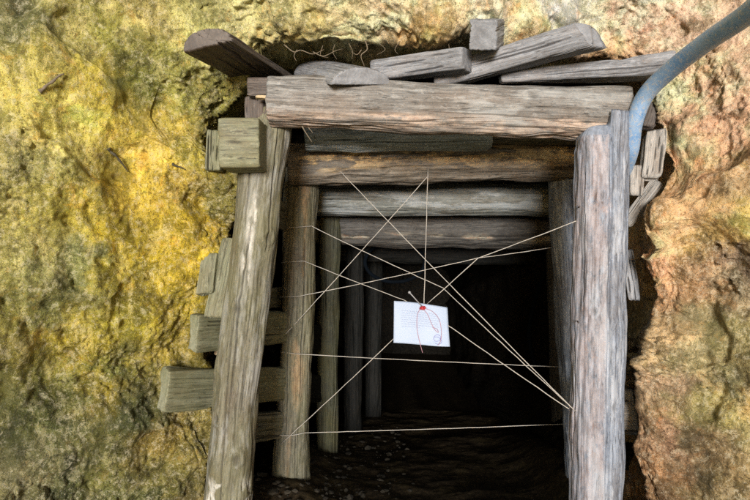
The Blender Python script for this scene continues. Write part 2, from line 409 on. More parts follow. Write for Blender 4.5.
# ------------------------------------------------------------------ rock face with the mouth and the drift behind it
CX, CZ = .20, H-.20
rim_px = [  # px, py, Y of the rock edge round the timbered mouth
 (212,620,2.25),(224,500,2.22),(223,455,2.22),(220,425,2.2),(212,395,2.2),(214,365,2.2),(208,335,2.2),(216,305,2.2),(222,280,2.2),(229,240,2.2),
 (235,205,2.2),(230,180,2.18),(212,150,2.16),(222,120,2.14),(240,92,2.12),(250,62,2.10),(290,47,2.08),(320,53,2.07),(345,49,2.07),(375,47,2.06),
 (400,44,2.06),(440,45,2.06),(470,46,2.08),(500,50,2.14),(550,58,2.2),(600,62,2.2),(630,75,2.18),(648,105,2.1),(656,135,2.05),(662,165,2.0),
 (652,190,1.98),(634,205,1.97),(624,235,1.96),(628,262,1.97),(648,290,1.98),(650,325,1.98),(642,350,1.97),(633,390,1.96),(627,430,1.95),(626,465,1.94),(632,500,1.93),(638,620,1.92)]
rw = np.array([[*P(a, b, y)] for a, b, y in rim_px])
ra = np.arctan2(rw[:, 2]-CZ, rw[:, 0]-CX); rr_ = np.hypot(rw[:, 0]-CX, rw[:, 2]-CZ)
o_ = np.argsort(ra); ra, rr_, ry_ = ra[o_], rr_[o_], rw[o_, 1]
ra3 = np.r_[ra-2*np.pi, ra, ra+2*np.pi]
# angular sampling: dense where in view, thin below ground
th = []
a = -math.pi
while a < math.pi:
    th.append(a); dn = -2.2 < a < -.95
    a += .02 if dn else .0036
th = np.array(th); NT = len(th)
R = np.interp(th, ra3, np.tile(rr_, 3)); RY = np.interp(th, ra3, np.tile(ry_, 3))
k_ = np.array([1, 2, 3, 2, 1.])/9
R = np.convolve(np.r_[R[-2:], R, R[:2]], k_, 'valid')
ct, st_ = np.cos(th), np.sin(th)
left = np.clip(-ct, 0, 1)**1.2; right = np.clip(ct, 0, 1)**1.2; top = np.clip(st_, 0, 1)**1.5
wsum = left+right+top+np.clip(-st_, 0, 1)*.3+1e-6
def fdrop(s):
    L = .12*s+.75*np.maximum(s-.08, 0)+.9*np.maximum(s-.7, 0)
    Rr = .35*s+.75*np.maximum(s-.15, 0)+1.9*np.maximum(s-.5, 0)
    T = .55*s-1.0*np.maximum(s-.2, 0)-.5*np.maximum(s-.6, 0)
    B = .3*s
    return (L*left+Rr*right+T*top+B*np.clip(-st_, 0, 1)*.3)/wsum
rows = []
tb = list(np.r_[np.linspace(6.5, 1.4, 40), np.linspace(1.3, .12, 60)])+list(np.linspace(.11, .004, 22))
rt = .98/np.maximum(np.abs(ct)**3*1.35+np.abs(st_)**3*1.0, .2)**(1/3.)   # drift section
for t in tb:
    k = sm(0, .9, t); lip = np.sqrt(np.clip(1-(1-min(t, .12)/.12)**2, 0, 1))
    rad = (R+.10*lip)*(1-k)+k*np.maximum(rt, R+.06)
    zc = CZ-.17*max(t-.1, 0)
    rows.append(np.stack([CX+rad*ct+.06*math.sin(t*1.3), RY+t+0*ct, zc+rad*st_], 1))
s = 0; i_rim = len(rows)
while s < 5.5:
    dr = fdrop(s)
    rows.append(np.stack([CX+(R+s+.02*0)*ct, RY-dr-.075*np.sqrt(np.clip(1-(1-min(s, .08)/.08)**2, 0, 1)), CZ+(R+s)*st_], 1))
    s += .0038 if s < .62 else (.012 if s < 1.2 else .08)
G = np.stack(rows); NR = G.shape[0]
def gnorm(G):
    du = np.roll(G, -1, 1)-np.roll(G, 1, 1); dv = np.gradient(G, axis=0)
    n = np.cross(du, dv); n /= np.linalg.norm(n, axis=2)[..., None]+1e-12
    return n
nrm = gnorm(G).reshape(-1, 3)
# smooth the rim normals a little
q = G.reshape(-1, 3)
chk = nrm.reshape(NR, NT, 3)[i_rim+60, NT//2+5]
if chk[1] > 0: nrm = -nrm            # point towards the open air
wq = q+np.stack([fbm(q*3+11, 3), fbm(q*3+23, 3), fbm(q*3+37, 3)], 1)*.05
h = .060*fbm(wq*2.2, 3)+.030*(1-np.abs(perlin(wq*np.array([4.2, 4.2, 2.8])+60))*2.6)*sm(-.3, -.6, q[:, 0])-.012
strk = sm(-.15, -.9, q[:, 0])*sm(H+.3, H-.3, q[:, 2])
h += .020*fbm(wq*np.array([5, 5, 4.2])+3, 3)
wq2 = q+np.stack([fbm(q*8+11, 3), fbm(q*8+23, 3), fbm(q*8+37, 3)], 1)*.018
rgh = sm(-.30, .60, fbm(q*2.6+90, 3))          # crumbly here, smoother clay there
rot = np.stack([wq2[:, 0]*.8+wq2[:, 2]*.6, wq2[:, 1], -wq2[:, 0]*.6+wq2[:, 2]*.8], 1)*np.array([1.25, 1, .8])
lf = 1-.45*sm(-.35, -.75, q[:, 0])-.4*sm(.7, 1.0, q[:, 0])
h += .034*lf*facets(rot*6.5)[0]
h += .021*lf*facets(rot*14+3)[0]*(.35+.9*rgh)
h += .014*lf*facets(wq2*31+8)[0]*(.25+1.0*rgh)
h += .0080*facets(wq2*68+5)[0]*(.3+.9*rgh)
h += .006*fbm(q*55, 3)*(.4+.8*rgh)
h += .006*strk*ridged(wq*np.array([16, 16, 5.0])+9, 2)
pit = perlin(wq*13+50); h -= .016*sm(.38, .62, pit)
# hollows and bosses seen in the photo
def boss(px, py, Y, r, a, sx=1., sz=1.):
    global h
    c = np.array([*P(px, py, Y)]); e = (q-c)*[sx, 1, sz]; h += a*np.exp(-(e**2).sum(1)/r**2)
for b_ in [(130, 170, 1.95, .16, -.07, 1.2, .8), (180, 215, 2.1, .06, .04), (200, 205, 2.1, .05, -.05), (195, 110, 2.05, .09, .05), (225, 140, 2.1, .05, -.04),
           (150, 240, 2.05, .05, .035, 2, .6), (125, 440, 2.0, .10, .045, 2, .5), (100, 330, 1.9, .09, .03, 2, .6), (165, 440, 2.1, .05, .035, 1, .5), (60, 60, 1.8, .12, .05),
           (35, 200, 1.7, .10, .04), (430, 20, 2.0, .10, .03, .4, 1.5), (560, 15, 2.0, .08, .04, .5, 1.5), (700, 120, 1.85, .12, .04), (690, 250, 1.85, .10, -.035), (665, 400, 1.88, .12, .05, 1, .5),
           (730, 220, 1.8, .08, .03), (205, 340, 2.15, .05, .03)]: boss(*b_)
inner = (np.arange(NR) < i_rim-20).repeat(NT)
h = np.where(inner, h*.8, h)
Vr = q+nrm*h[:, None]
# base tints of the rock, local colour plus some light balance: patches placed where the photograph has them, edges warped by noise
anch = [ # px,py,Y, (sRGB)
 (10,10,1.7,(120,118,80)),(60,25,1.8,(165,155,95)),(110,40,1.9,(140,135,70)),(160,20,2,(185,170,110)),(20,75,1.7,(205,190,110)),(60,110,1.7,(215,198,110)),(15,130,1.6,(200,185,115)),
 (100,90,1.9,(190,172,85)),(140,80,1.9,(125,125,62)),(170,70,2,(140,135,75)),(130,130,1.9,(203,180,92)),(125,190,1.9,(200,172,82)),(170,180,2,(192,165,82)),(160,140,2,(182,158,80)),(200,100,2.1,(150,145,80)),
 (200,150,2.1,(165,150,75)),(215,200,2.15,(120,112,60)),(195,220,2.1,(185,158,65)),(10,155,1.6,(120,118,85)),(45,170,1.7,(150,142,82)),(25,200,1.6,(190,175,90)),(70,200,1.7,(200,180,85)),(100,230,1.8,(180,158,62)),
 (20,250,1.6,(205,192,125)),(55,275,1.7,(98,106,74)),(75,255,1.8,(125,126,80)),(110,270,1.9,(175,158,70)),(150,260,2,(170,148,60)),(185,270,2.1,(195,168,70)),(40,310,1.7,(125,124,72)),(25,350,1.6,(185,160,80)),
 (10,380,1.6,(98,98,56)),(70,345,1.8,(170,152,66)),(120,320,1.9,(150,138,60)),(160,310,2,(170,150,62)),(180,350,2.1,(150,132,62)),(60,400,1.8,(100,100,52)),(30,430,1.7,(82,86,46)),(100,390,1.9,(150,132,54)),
 (130,410,2,(82,86,50)),(120,370,2,(104,104,54)),(160,430,2.1,(136,116,58)),(165,470,2.1,(116,108,58)),(190,440,2.1,(125,112,62)),(90,460,1.9,(95,92,46)),(60,480,1.8,(78,82,46)),(15,470,1.6,(88,88,56)),(6,500,1.6,(150,140,105)),(140,490,2,(86,88,48)),(200,490,2.2,(115,100,56)),  # olive patches at lower left, set darker to hold down the sun there
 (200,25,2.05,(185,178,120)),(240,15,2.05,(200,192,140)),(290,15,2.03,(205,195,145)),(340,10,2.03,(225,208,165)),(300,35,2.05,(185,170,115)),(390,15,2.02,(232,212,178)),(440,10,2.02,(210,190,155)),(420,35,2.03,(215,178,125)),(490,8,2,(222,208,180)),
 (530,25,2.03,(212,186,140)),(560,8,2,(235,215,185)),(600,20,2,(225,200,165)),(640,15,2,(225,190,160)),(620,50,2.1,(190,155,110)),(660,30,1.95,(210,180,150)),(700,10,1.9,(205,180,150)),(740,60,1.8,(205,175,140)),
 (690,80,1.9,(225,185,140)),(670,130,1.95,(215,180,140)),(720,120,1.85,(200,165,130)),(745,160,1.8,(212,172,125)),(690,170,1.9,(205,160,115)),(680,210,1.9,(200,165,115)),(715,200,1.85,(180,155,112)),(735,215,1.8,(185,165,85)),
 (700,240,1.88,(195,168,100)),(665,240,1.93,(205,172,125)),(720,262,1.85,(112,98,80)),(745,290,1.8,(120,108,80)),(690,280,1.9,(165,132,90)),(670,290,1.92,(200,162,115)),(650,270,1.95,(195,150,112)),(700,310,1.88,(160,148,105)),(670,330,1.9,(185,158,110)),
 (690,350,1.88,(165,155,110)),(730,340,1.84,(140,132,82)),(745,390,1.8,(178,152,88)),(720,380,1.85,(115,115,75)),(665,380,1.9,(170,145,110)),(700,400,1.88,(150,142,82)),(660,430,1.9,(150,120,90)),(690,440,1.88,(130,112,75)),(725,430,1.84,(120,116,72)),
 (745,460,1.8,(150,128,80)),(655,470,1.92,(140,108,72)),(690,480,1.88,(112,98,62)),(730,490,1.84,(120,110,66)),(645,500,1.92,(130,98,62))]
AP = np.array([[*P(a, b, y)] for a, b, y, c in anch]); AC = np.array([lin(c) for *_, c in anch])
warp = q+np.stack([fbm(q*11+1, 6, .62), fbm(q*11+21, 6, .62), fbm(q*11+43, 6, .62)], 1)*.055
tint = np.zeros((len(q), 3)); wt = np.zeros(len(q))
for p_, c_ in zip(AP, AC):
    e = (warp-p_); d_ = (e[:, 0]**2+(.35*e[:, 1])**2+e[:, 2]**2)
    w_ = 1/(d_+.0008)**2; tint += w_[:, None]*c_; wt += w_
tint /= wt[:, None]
vv = fbm(wq2*8+41, 4); v2 = fbm(wq2*22+4, 3)
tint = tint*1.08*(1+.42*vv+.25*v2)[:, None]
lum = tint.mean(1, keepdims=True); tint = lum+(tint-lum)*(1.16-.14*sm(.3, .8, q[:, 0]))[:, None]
rx = sm(.2, .8, q[:, 0])[:, None]; tint = tint*(np.array([.88, .93, .95])*(1-rx)+np.array([1.10, 1.06, 1.16])*rx)  # hue shift per side, plus left dimmed and right lifted to balance the light
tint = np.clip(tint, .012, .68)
cav = sm(-.02, .05, h-.0)        # dusty pale crust on the knobs, brown earth in the pits is real colour at this site
tn = fbm(q*5+70, 3)
deep = sm(2.35, 2.65, q[:, 1]+.15*fbm(q*5, 3))[:, None]  # shade inside the drift painted into the tint, growing with depth
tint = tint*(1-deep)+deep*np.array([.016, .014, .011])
Fq = grid_faces(NR, NT, True)
if chk[1] > 0: Fq = Fq
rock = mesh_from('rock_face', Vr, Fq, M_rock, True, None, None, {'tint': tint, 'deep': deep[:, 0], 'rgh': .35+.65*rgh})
tag(rock, 'yellow, cream and tan crumbling rock face round the mine mouth', 'rock face', kind='structure')
# end of the drift
er = Vr.reshape(NR, NT, 3)[0]; ce = er.mean(0)
Ve = np.vstack([er, ce+(er-ce)*.5+np.c_[np.zeros(NT), .05*perlin(er*4), np.zeros(NT)], ce[None]])
Fe = [(i, (i+1) % NT, NT+(i+1) % NT, NT+i) for i in range(NT)]+[(NT+i, NT+(i+1) % NT, 2*NT) for i in range(NT)]
dr = mesh_from('rock_wall', Ve, Fe, M_rock, True, None, None, {'tint': np.tile(np.array([.016, .014, .011]), (len(Ve), 1)), 'deep': np.ones(len(Ve))})  # same painted darkness as the drift walls
tag(dr, 'dark rock closing the far end of the drift', 'rock wall', kind='structure')

# ------------------------------------------------------------------ ground
def ground():
    xs = np.r_[np.linspace(-60, -3.2, 12), np.arange(-3, 3, .025), np.linspace(3.2, 60, 12)]
    ys = np.r_[np.linspace(-60, -1.2, 14), np.arange(-1, 1.6, .05), np.arange(1.6, 4.5, .012), np.linspace(4.6, 60, 20)]
    X, Y = np.meshgrid(xs, ys); X = X.ravel(); Y = Y.ravel()
    z = -.02-np.clip(Y-2.0, 0, 7)*.085
    p = np.stack([X, Y, np.zeros_like(X)], 1)
    z = z+.02*fbm(p*2.5, 3)+.008*fbm(p*9, 3)+.004*fbm(p*40, 3)
    z += .10*np.exp(-((X+.46)/.22)**2)*sm(2.1, 2.5, Y)*sm(4, 3, Y)   # spoil heaped along the left side
    z += .10*np.exp(-((X-.98)/.14)**2)*sm(2.0, 2.4, Y)*sm(4, 3, Y)
    V = np.stack([X, Y, z], 1)
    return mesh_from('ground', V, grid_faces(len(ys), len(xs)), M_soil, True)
tag(ground(), 'dark earth floor strewn with broken bits', 'ground', kind='structure')

# loose chips on the floor of the mouth (uncountable)
def rubble():
    V = []; Fc = []; 
    ico = bpy.data.meshes.new('t'); import bmesh; bm = bmesh.new(); bmesh.ops.create_icosphere(bm, subdivisions=1, radius=1); 
    bv = [v.co.copy() for v in bm.verts]; bf = [[v.index for v in f.verts] for f in bm.faces]; bm.free(); bpy.data.meshes.remove(ico)
    for k in range(700):
        Y = random.uniform(1.9, 4.0)
        x = random.choice((random.gauss(-.42, .16), random.gauss(-.36, .22), random.uniform(-.6, .2)))
        if x < -.62 or x > 1.05: continue
        r = random.choice((.004, .006, .009, .014, .02)) * random.uniform(.7, 1.2)
        z = -.02-max(Y-2, 0)*.085+.10*math.exp(-((x+.46)/.22)**2)*float(sm(2.1, 2.5, Y)*sm(4, 3, Y))+.10*math.exp(-((x-.98)/.14)**2)*float(sm(2., 2.4, Y))+.004
        b = len(V); sx, sy, sz = random.uniform(.6, 1.5), random.uniform(.6, 1.5), random.uniform(.35, .8); a = random.uniform(0, 6.3)
        for v in bv:
            j = random.uniform(.75, 1.15); X_, Y_ = v.x*sx*r*j, v.y*sy*r*j
            V.append((x+X_*math.cos(a)-Y_*math.sin(a), Y+X_*math.sin(a)+Y_*math.cos(a), z+v.z*sz*r*j))
        Fc += [[b+i for i in f] for f in bf]
    return mesh_from('rubble', V, Fc, plain('ochre_chips', (.035, .028, .016), .9, .7, 6, .002, (.02, .017, .012)), False)
tag(rubble(), 'small ochre stone chips scattered over the drift floor', 'rubble', kind='stuff')

# ------------------------------------------------------------------ timber sets
def T(o, label, cat, group=None): return tag(o, label, cat, group)
def nail(parent, p, d=(0, -1, 0), L=.018, r=.0028):
    d = Vector(d).normalized(); p = Vector(p)
    o = tube('nail', [p-d*.02, p+d*L, p+d*(L+.0001), p+d*(L+.003)], r, M_nail, 8, None, 1)
    o.parent = parent; o.matrix_parent_inverse = parent.matrix_world.inverted(); return o
bpy.context.view_layer.update()
# front set: left post  (local y faces the camera)
def peel_post(q, off):
    a = np.exp(-(((q[:, 0]+.012*perlin(q*[0, 0, 6]+off))/.017)**2))*(q[:, 1] > 0)*sm(1.0, 1.06, q[:, 2])*sm(1.40, 1.32, q[:, 2])
    n_ = perlin(q*[40, 40, 12]+off)
    a = a*sm(-.25, .2, n_)
    w = sm(.05, .25, fbm(q*[22, 22, 14]+off+6, 3))*sm(.36, .30, q[:, 2])
    return np.clip(np.maximum(a, w), 0, 1)
pl1 = timber('mine_post', P(222, 566, 2.0), P(271, 112, 2.06), circ(.084), M_post, seed=1, s0=1.02, s1=.95, amp=.005, lump=.012, crack=.006, bend=(.012, 0),
             knots=[(1.4, .95, .024), (2.4, 1.22, .018), (.9, .55, .018), (2.0, .42, .02)], peel=peel_post)
T(pl1, 'thick grey-green round post leaning left at the front left of the mouth', 'mine post')
# right front post with the notch for the cap
def peel_r(q, off):
    a = sm(.002, .014, q[:, 0])*(q[:, 1] > -.02)
    chip = np.exp(-(((q[:, 0]-.02)/.014)**2+((q[:, 2]-1.30)/.022)**2)*(1+1.2*perlin(q*45+off)))*(q[:, 1] > 0)
    return np.clip(np.maximum(a*(.65+.5*perlin(q*[30, 30, 4]+off))*.8, chip*1.3), 0, 1)
def notch(V, tt, L):
    # the inner half is cut lower, the outer half runs up beside the cap
    k = sm(.90, 1.0, tt); inn = V[:, 0] > -.004
    V[:, 2] -= np.where(inn, .085*k, 0)
    g = np.exp(-((V[:, 0]+.004)/.007)**2)*(V[:, 1] > 0); V[:, 1] -= g*.013   # long split between the two halves
    return V
prp = timber('mine_post', P(594, 570, 1.97), P(602, 114, 1.93), circ(.091, .084, 240), M_rpost, seed=2, s0=1.02, s1=.97, amp=.005, lump=.010, crack=.007,
             knots=[(1.0, .95, .016), (1.9, .62, .020), (1.2, 1.35, .014)], peel=peel_r, topfn=notch)
T(prp, 'pale blue-grey split post with a notched top at the front right', 'mine post')
for px, py in ((578, 322), (579, 207)): 
    nail(prp, P(px, py, 1.89), (-.3, -1, 0), .014)
# small dark chinks & nail heads done; front cap
def peel_cap(q, off):
    # q z: along, y up; torn stringy band along the lower edge
    yb = -.045+.03*perlin(q*[3, 3, 3.5]+off)
    a = sm(.02, -.01, q[:, 1]-yb)*(q[:, 0] < .05)
    b = sm(.05, .3, perlin(q*[12, 12, 2.5]+off+3))*.7
    return np.clip(a*(.5+.8*perlin(q*[25, 50, 5]+off))+b*.15, 0, 1)
capprof = rect(.155, .182, .064, 260)
cap1 = timber('cap_beam', P(270, 101, 1.96), P(624, 113, 1.96), capprof, M_cap, seed=3, s0=.98, s1=1.0, amp=.006, lump=.010, crack=.007, bend=(0, -.008),
              peel=peel_cap, knots=[(PI-.4, .93, .02), (PI+.2, .36, .018)])
T(cap1, 'long weathered cap beam with torn tan underside resting across the front posts', 'cap beam')
# splinters hanging under the cap
sp = [tube('splinter', [P(302, 126, 1.9), P(306, 133, 1.9), P(312, 142, 1.89)], .0028, M_root, 6, None, 3, rend=.0008),
      tube('splinter', [P(308, 127, 1.9), P(313, 133, 1.89)], .002, M_root, 6, None, 1, rend=.0008)]
for s_ in sp: s_.parent = cap1; s_.matrix_parent_inverse = frame(P(270, 101, 1.96), P(624, 113, 1.96)).inverted()
# corner pieces, left
o = timber('wedge', P(249, 89, 1.97), P(277, 89, 1.97), rect(.075, .07, .008), M_slabd, seed=4, lump=.003); T(o, 'small grey wood wedge against the left end of the front cap beam', 'wedge')
o = timber('wedge', P(256, 97.5, 1.93), P(272, 98, 1.93), rect(.03, .012, .003), W('fresh_cut', (.62, .55, .38), (.5, .42, .27), (.3, .24, .14)), seed=5, lump=.001, crack=.002); T(o, 'thin freshly cut pale sliver beneath the left end of the front cap beam', 'wedge')
o = timber('wood_block', P(258, 122, 2.02), P(258, 99, 2.02), rect(.085, .08, .006), M_slabd, seed=6, lump=.003); T(o, 'dark grey block standing on the square block at the top of the left front post', 'wood block')
o = timber('wood_block', P(225, 146.5, 1.93), P(264, 146, 1.93), rect(.17, .170, .007), M_lag, seed=7, lump=.002, crack=.002, step=.004, ref=Vector((0, 0, 1)))
T(o, 'large square-ended grey block wedged beside the top of the left front post', 'wood block')
o = timber('wood_block', P(215, 171, 2.02), P(217, 131, 2.02), rect(.058, .05, .005), M_lag, seed=8, lump=.003); T(o, 'narrow upright block left of the large square-ended block', 'wood block')
o = timber('wood_block', P(266, 100, 2.12), P(262, 180, 2.12), rect(.05, .09, .006), M_post2, seed=9, lump=.003); T(o, 'dark upright packing piece behind the top of the left front post', 'wood block')

# roof lagging above the cap
def slab(a, b, w, h, mats, seed, label, flip=False, roll=0, kind='roof_slab', ref=None, prof=None, flat=.012, **k):
    o = timber(kind, a, b, prof if prof is not None else halfround(w, h, flat, 200, flip), mats, seed=seed, ref=ref, roll=roll, **k)
    T(o, label, 'roof slab', 'roof timbers laid over the front cap beam'); return o
slab(P(280, 84, 2.36), P(207, 39, 1.70), .175, .060, M_slabd, 10, 'dark half-round slab slanting up to the left above the left front post', roll=.12, lump=.004, amp=.003, s0=1.05, s1=.95, fib=.001)
slab(P(320, 69, 2.34), P(362, 78, 1.86), .215, .060, M_slab, 11, 'wide half-round slab with a crescent end lying on the left part of the cap beam', roll=.10, s0=1.08, lump=.0012, amp=.0008, crack=.0008, flat=.005, fib=.0005, step=.005)
slab(P(376, 72, 2.16), P(467, 60, 1.96), 0, 0, M_slab, 12, 'squared slab end sloping gently up to the right on the middle of the cap beam', prof=rect(.10, .078, .012), lump=.004, amp=.003, roll=.12)
slab(P(436, 79, 2.10), P(592, 36, 1.90), 0, 0, M_slab, 13, 'thick squared timber tilted up to the right with a dark cut end', prof=rect(.11, .092, .014), lump=.006, amp=.003, s0=.75, s1=1.08, endcut=(0, .03), skew=(0, -.02), roll=.1)
slab(P(500, 79, 2.06), P(668, 67, 2.06), 0, 0, M_slab, 14, 'flat weathered plank tapering to the left beneath the tilted squared timber', prof=rect(.12, .082, .014), s0=.35, s1=1.05, lump=.006, amp=.004)
o = timber('wood_block', P(492, 32, 2.06), P(483, 35, 1.86), rect(.098, .10, .007), M_slab, seed=15, ref=Vector((.12, 0, 1)), lump=.002, crack=.003); T(o, 'small cube-like block sitting above the tilted squared timber', 'wood block')

# second set
pl2 = timber('mine_post', P(290, 515, 2.62), P(302, 183, 2.62), circ(.080), M_post2, seed=16, s0=1.02, s1=1.0, lump=.010, amp=.006, crack=.006, knots=[(1.4, .9, .02)],
             peel=lambda q, off: np.clip(np.exp(-((q[:, 0]+.02)/.03)**2)*(q[:, 1] > 0)*sm(0, .3, perlin(q*[20, 20, 3]+off)), 0, 1)*.5)
T(pl2, 'upright dark green-brown round post of the second set on the left', 'mine post')
pr2 = timber('mine_post', P(584, 515, 2.60), P(564, 178, 2.60), circ(.075), M_rpost, seed=17, lump=.010, amp=.006, crack=.007, knots=[(1.75, .98, .02), (1.9, .9, .02)])
T(pr2, 'grey post of the second set half hidden behind the right front post', 'mine post')
def peel_c2(q, off):
    y0 = .03*perlin(q*[2, 2, 5]+off)
    a = np.exp(-((q[:, 1]-y0-.01)/.045)**2)*(q[:, 0] < .0)
    return np.clip(a*sm(-.16, .02, perlin(q*[22, 30, 6]+off+4)+.35*perlin(q*[60, 60, 20]))*sm(-.4, -.05, perlin(q*[3, 3, 2.6]+off)), 0, 1)
cap2 = timber('cap_beam', P(290, 165, 2.55), P(586, 158, 2.55), circ(.098, .104, 240), M_cap2, seed=18, s0=.98, s1=1.0, lump=.012, amp=.008, crack=.008, peel=peel_c2, bend=(0, .006),
              knots=[(PI+.5, .44, .016), (PI+.1, .98, .014)])
T(cap2, 'dark brown round cap beam of the second set with ragged tan stripped wood', 'cap beam')
o = timber('wood_block', P(293, 190, 2.66), P(294, 168, 2.66), rect(.07, .06, .005), M_post2, seed=19, lump=.003); T(o, 'little upright block between the second left post and its cap beam', 'wood block')
# lagging logs seen between the caps
o = timber('roof_pole', P(306, 136, 2.36), P(490, 134, 2.36), circ(.075, .070), M_stone, seed=20, lump=.008, amp=.005); T(o, 'pale bluish pole between the front and second cap beams', 'roof pole')
o = timber('roof_pole', P(470, 135, 2.42), P(590, 133, 2.42), circ(.05, .045), M_post2, seed=21, lump=.006); T(o, 'greenish pole end right of the pale bluish pole', 'roof pole')
o = timber('roof_pole', P(315, 198, 2.95), P(560, 199, 2.95), circ(.10, .095), M_speck, seed=22, lump=.006, amp=.005, crack=.003); T(o, 'speckled grey beam behind and below the second cap beam', 'roof pole')
# third set and deeper
cap3 = timber('cap_beam', P(325, 226, 3.25), P(570, 230, 3.25), circ(.115, .12), M_cap3, seed=23, lump=.012, amp=.008, peel=lambda q, off: np.clip(np.exp(-((q[:, 1]+.06)/.02)**2)*sm(0, .25, perlin(q*[20, 20, 5])), 0, 1)*(q[:, 0] < 0))
T(cap3, 'dark cap beam of the third set under the speckled grey beam', 'cap beam')
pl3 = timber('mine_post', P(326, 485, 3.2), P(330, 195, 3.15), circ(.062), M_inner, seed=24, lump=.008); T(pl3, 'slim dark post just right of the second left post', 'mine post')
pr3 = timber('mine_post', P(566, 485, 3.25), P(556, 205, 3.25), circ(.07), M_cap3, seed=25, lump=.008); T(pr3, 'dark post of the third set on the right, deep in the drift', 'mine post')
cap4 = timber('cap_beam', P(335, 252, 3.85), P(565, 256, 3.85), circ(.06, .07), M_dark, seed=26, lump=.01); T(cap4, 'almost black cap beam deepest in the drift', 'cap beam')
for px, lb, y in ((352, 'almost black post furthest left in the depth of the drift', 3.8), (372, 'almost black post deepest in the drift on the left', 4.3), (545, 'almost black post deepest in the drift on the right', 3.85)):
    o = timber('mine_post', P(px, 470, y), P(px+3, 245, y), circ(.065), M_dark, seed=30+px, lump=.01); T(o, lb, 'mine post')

# side lagging, left
def lag(a, b, w, h, mats, seed, label, roll=0, ref=None, name='lagging_board', **k):
    k.setdefault('lump', .009); k.setdefault('crack', .006); k.setdefault('amp', .006); k.setdefault('skew', (random.uniform(-.008, .008), random.uniform(-.008, .008)))
    o = timber(name, a, b, rect(w, h, .007), mats, seed=seed, roll=roll, ref=ref, **k); T(o, label, 'lagging board', 'lagging boards behind the posts'); return o
lag(P(163, 390, 1.98), P(287, 384, 2.60), .06, .150, M_lag, 40, 'grey-green board stub sticking out left behind the lower left front post', endcut=(.02, 0))
lag(P(193, 333, 2.04), P(287, 326, 2.60), .06, .140, M_lag, 41, 'short greenish board above the long stub, left of the front post', endcut=(.02, 0))
lag(P(220, 318, 2.04), P(238, 240, 2.10), .05, .115, M_lag, 42, 'tilted board end leaning against the left front post', roll=1.45)
lag(P(207, 294, 2.04), P(212, 254, 2.08), .05, .072, M_lag, 43, 'small upright board end beside the tilted board left of the front post', roll=1.4)
lag(P(215, 430, 2.3), P(287, 424, 2.60), .05, .125, M_post2, 44, 'low board between the left posts near the floor')
lag(P(240, 300, 2.30), P(292, 296, 2.86), .05, .10, M_post2, 45, 'dark board seen in the gap between the left posts at mid height')
lag(P(262, 208, 2.34), P(318, 232, 3.2), .04, .13, M_post2, 46, 'dim board high behind the left front post')
for i, (py, yy) in enumerate(((290, 2.7), (340, 2.7), (390, 2.7))):
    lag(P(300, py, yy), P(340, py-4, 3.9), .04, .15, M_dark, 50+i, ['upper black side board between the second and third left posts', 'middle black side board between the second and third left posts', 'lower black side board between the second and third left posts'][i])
# right side pieces
lag(P(650, 178, 2.02), P(655, 133, 2.0), .045, .075, M_lagr, 60, 'pale angular board standing beside the hose end on the right', roll=1.35, endcut=(.02, .02))
lag(P(636, 196, 2.04), P(636, 166, 2.04), .04, .055, M_lagr, 61, 'small pale block below the hose end', roll=1.57)
lag(P(626, 226, 2.03), P(658, 182, 2.03), .035, .05, M_lagr, 62, 'thin grey stick slanting down to the right post', roll=.6)
lag(P(644, 128, 2.1), P(652, 100, 2.12), .05, .07, M_slabd, 63, 'dark board end wedged between the hose and the rock', roll=1.3)
lag(P(634, 300, 2.1), P(627, 250, 2.1), .02, .045, M_slab, 64, 'narrow grey splintered board in the dark gap right of the front post', roll=1.5)
lag(P(600, 412, 2.13), P(637, 412, 2.06), .05, .165, M_lagr, 65, 'pale grey board end low beside the right front post')
lag(P(600, 455, 2.25), P(640, 458, 2.15), .05, .09, M_dark, 66, 'dark board end under the pale grey board, lower right')

# stones in the right gap
def stone(px, py, Y, r, sc, seed, mat, label, tint=(.17, .12, .07)):
    import bmesh
    bm = bmesh.new(); bmesh.ops.create_icosphere(bm, subdivisions=5, radius=1); V = np.array([v.co[:] for v in bm.verts]); Fc = np.array([[v.index for v in f.verts] for f in bm.faces]); bm.free()
    d1, d2, c = worley(V*1.6+seed); k = 1+.35*(c-.5)*sm(0, .3, d2-d1)+.12*fbm(V*2.5+seed, 4)+.03*fbm(V*14, 3)
    V = V*k[:, None]*r*np.array(sc)
    o = mesh_from('stone', V, Fc, mat, True, None, None, {'tint': np.tile(np.array(tint), (len(V), 1))}); o.location = P(px, py, Y)
    T(o, label, 'stone'); return o
stone(632, 374, 2.14, .075, (1, .8, .8), 3, M_rock, 'rough grey-brown stone just above the pale board, right of the front post')
stone(628, 345, 2.2, .05, (.9, .8, .6), 5, M_rock, 'small stone in the hole at the top of the rough grey-brown stone')
stone(222, 352, 2.2, .03, (1, .8, .6), 11, M_rock, 'small ochre stone under the short greenish board, left side')

# ------------------------------------------------------------------ hose
hp = [P(860, -90, .9), P(790, -28, 1.2), P(750, 12, 1.4), P(705, 43, 1.6), P(668, 72, 1.76), P(645, 96, 1.85), P(634, 124, 1.89), P(630, 152, 1.95), P(620, 178, 2.08), P(606, 200, 2.2)]
hose = tube('hose', hp, .0285, M_hose, 28, None, 14, closed=False)
tag(hose, 'thick dusty blue hose curving in from the top right to the right front post', 'hose')
md = hose.modifiers.new('wall', 'SOLIDIFY'); md.thickness = .004; md.offset = -1
# faint hoses in the dark
o = tube('hose', [P(395+30*math.cos(a), 262+20*math.sin(a), 3.5+.02*a) for a in np.linspace(0, 2*PI*1.7, 26)], .012, M_hose2, 10, None, 3); tag(o, 'loop of dark blue hose hung in the depth of the drift', 'hose')
o = tube('hose', [P(552, 258, 3.6), P(535, 300, 3.55), P(530, 345, 3.5), P(548, 400, 3.4)], .014, M_hose2, 10, None, 6); tag(o, 'dark blue hose hanging down the right side in the depth', 'hose')

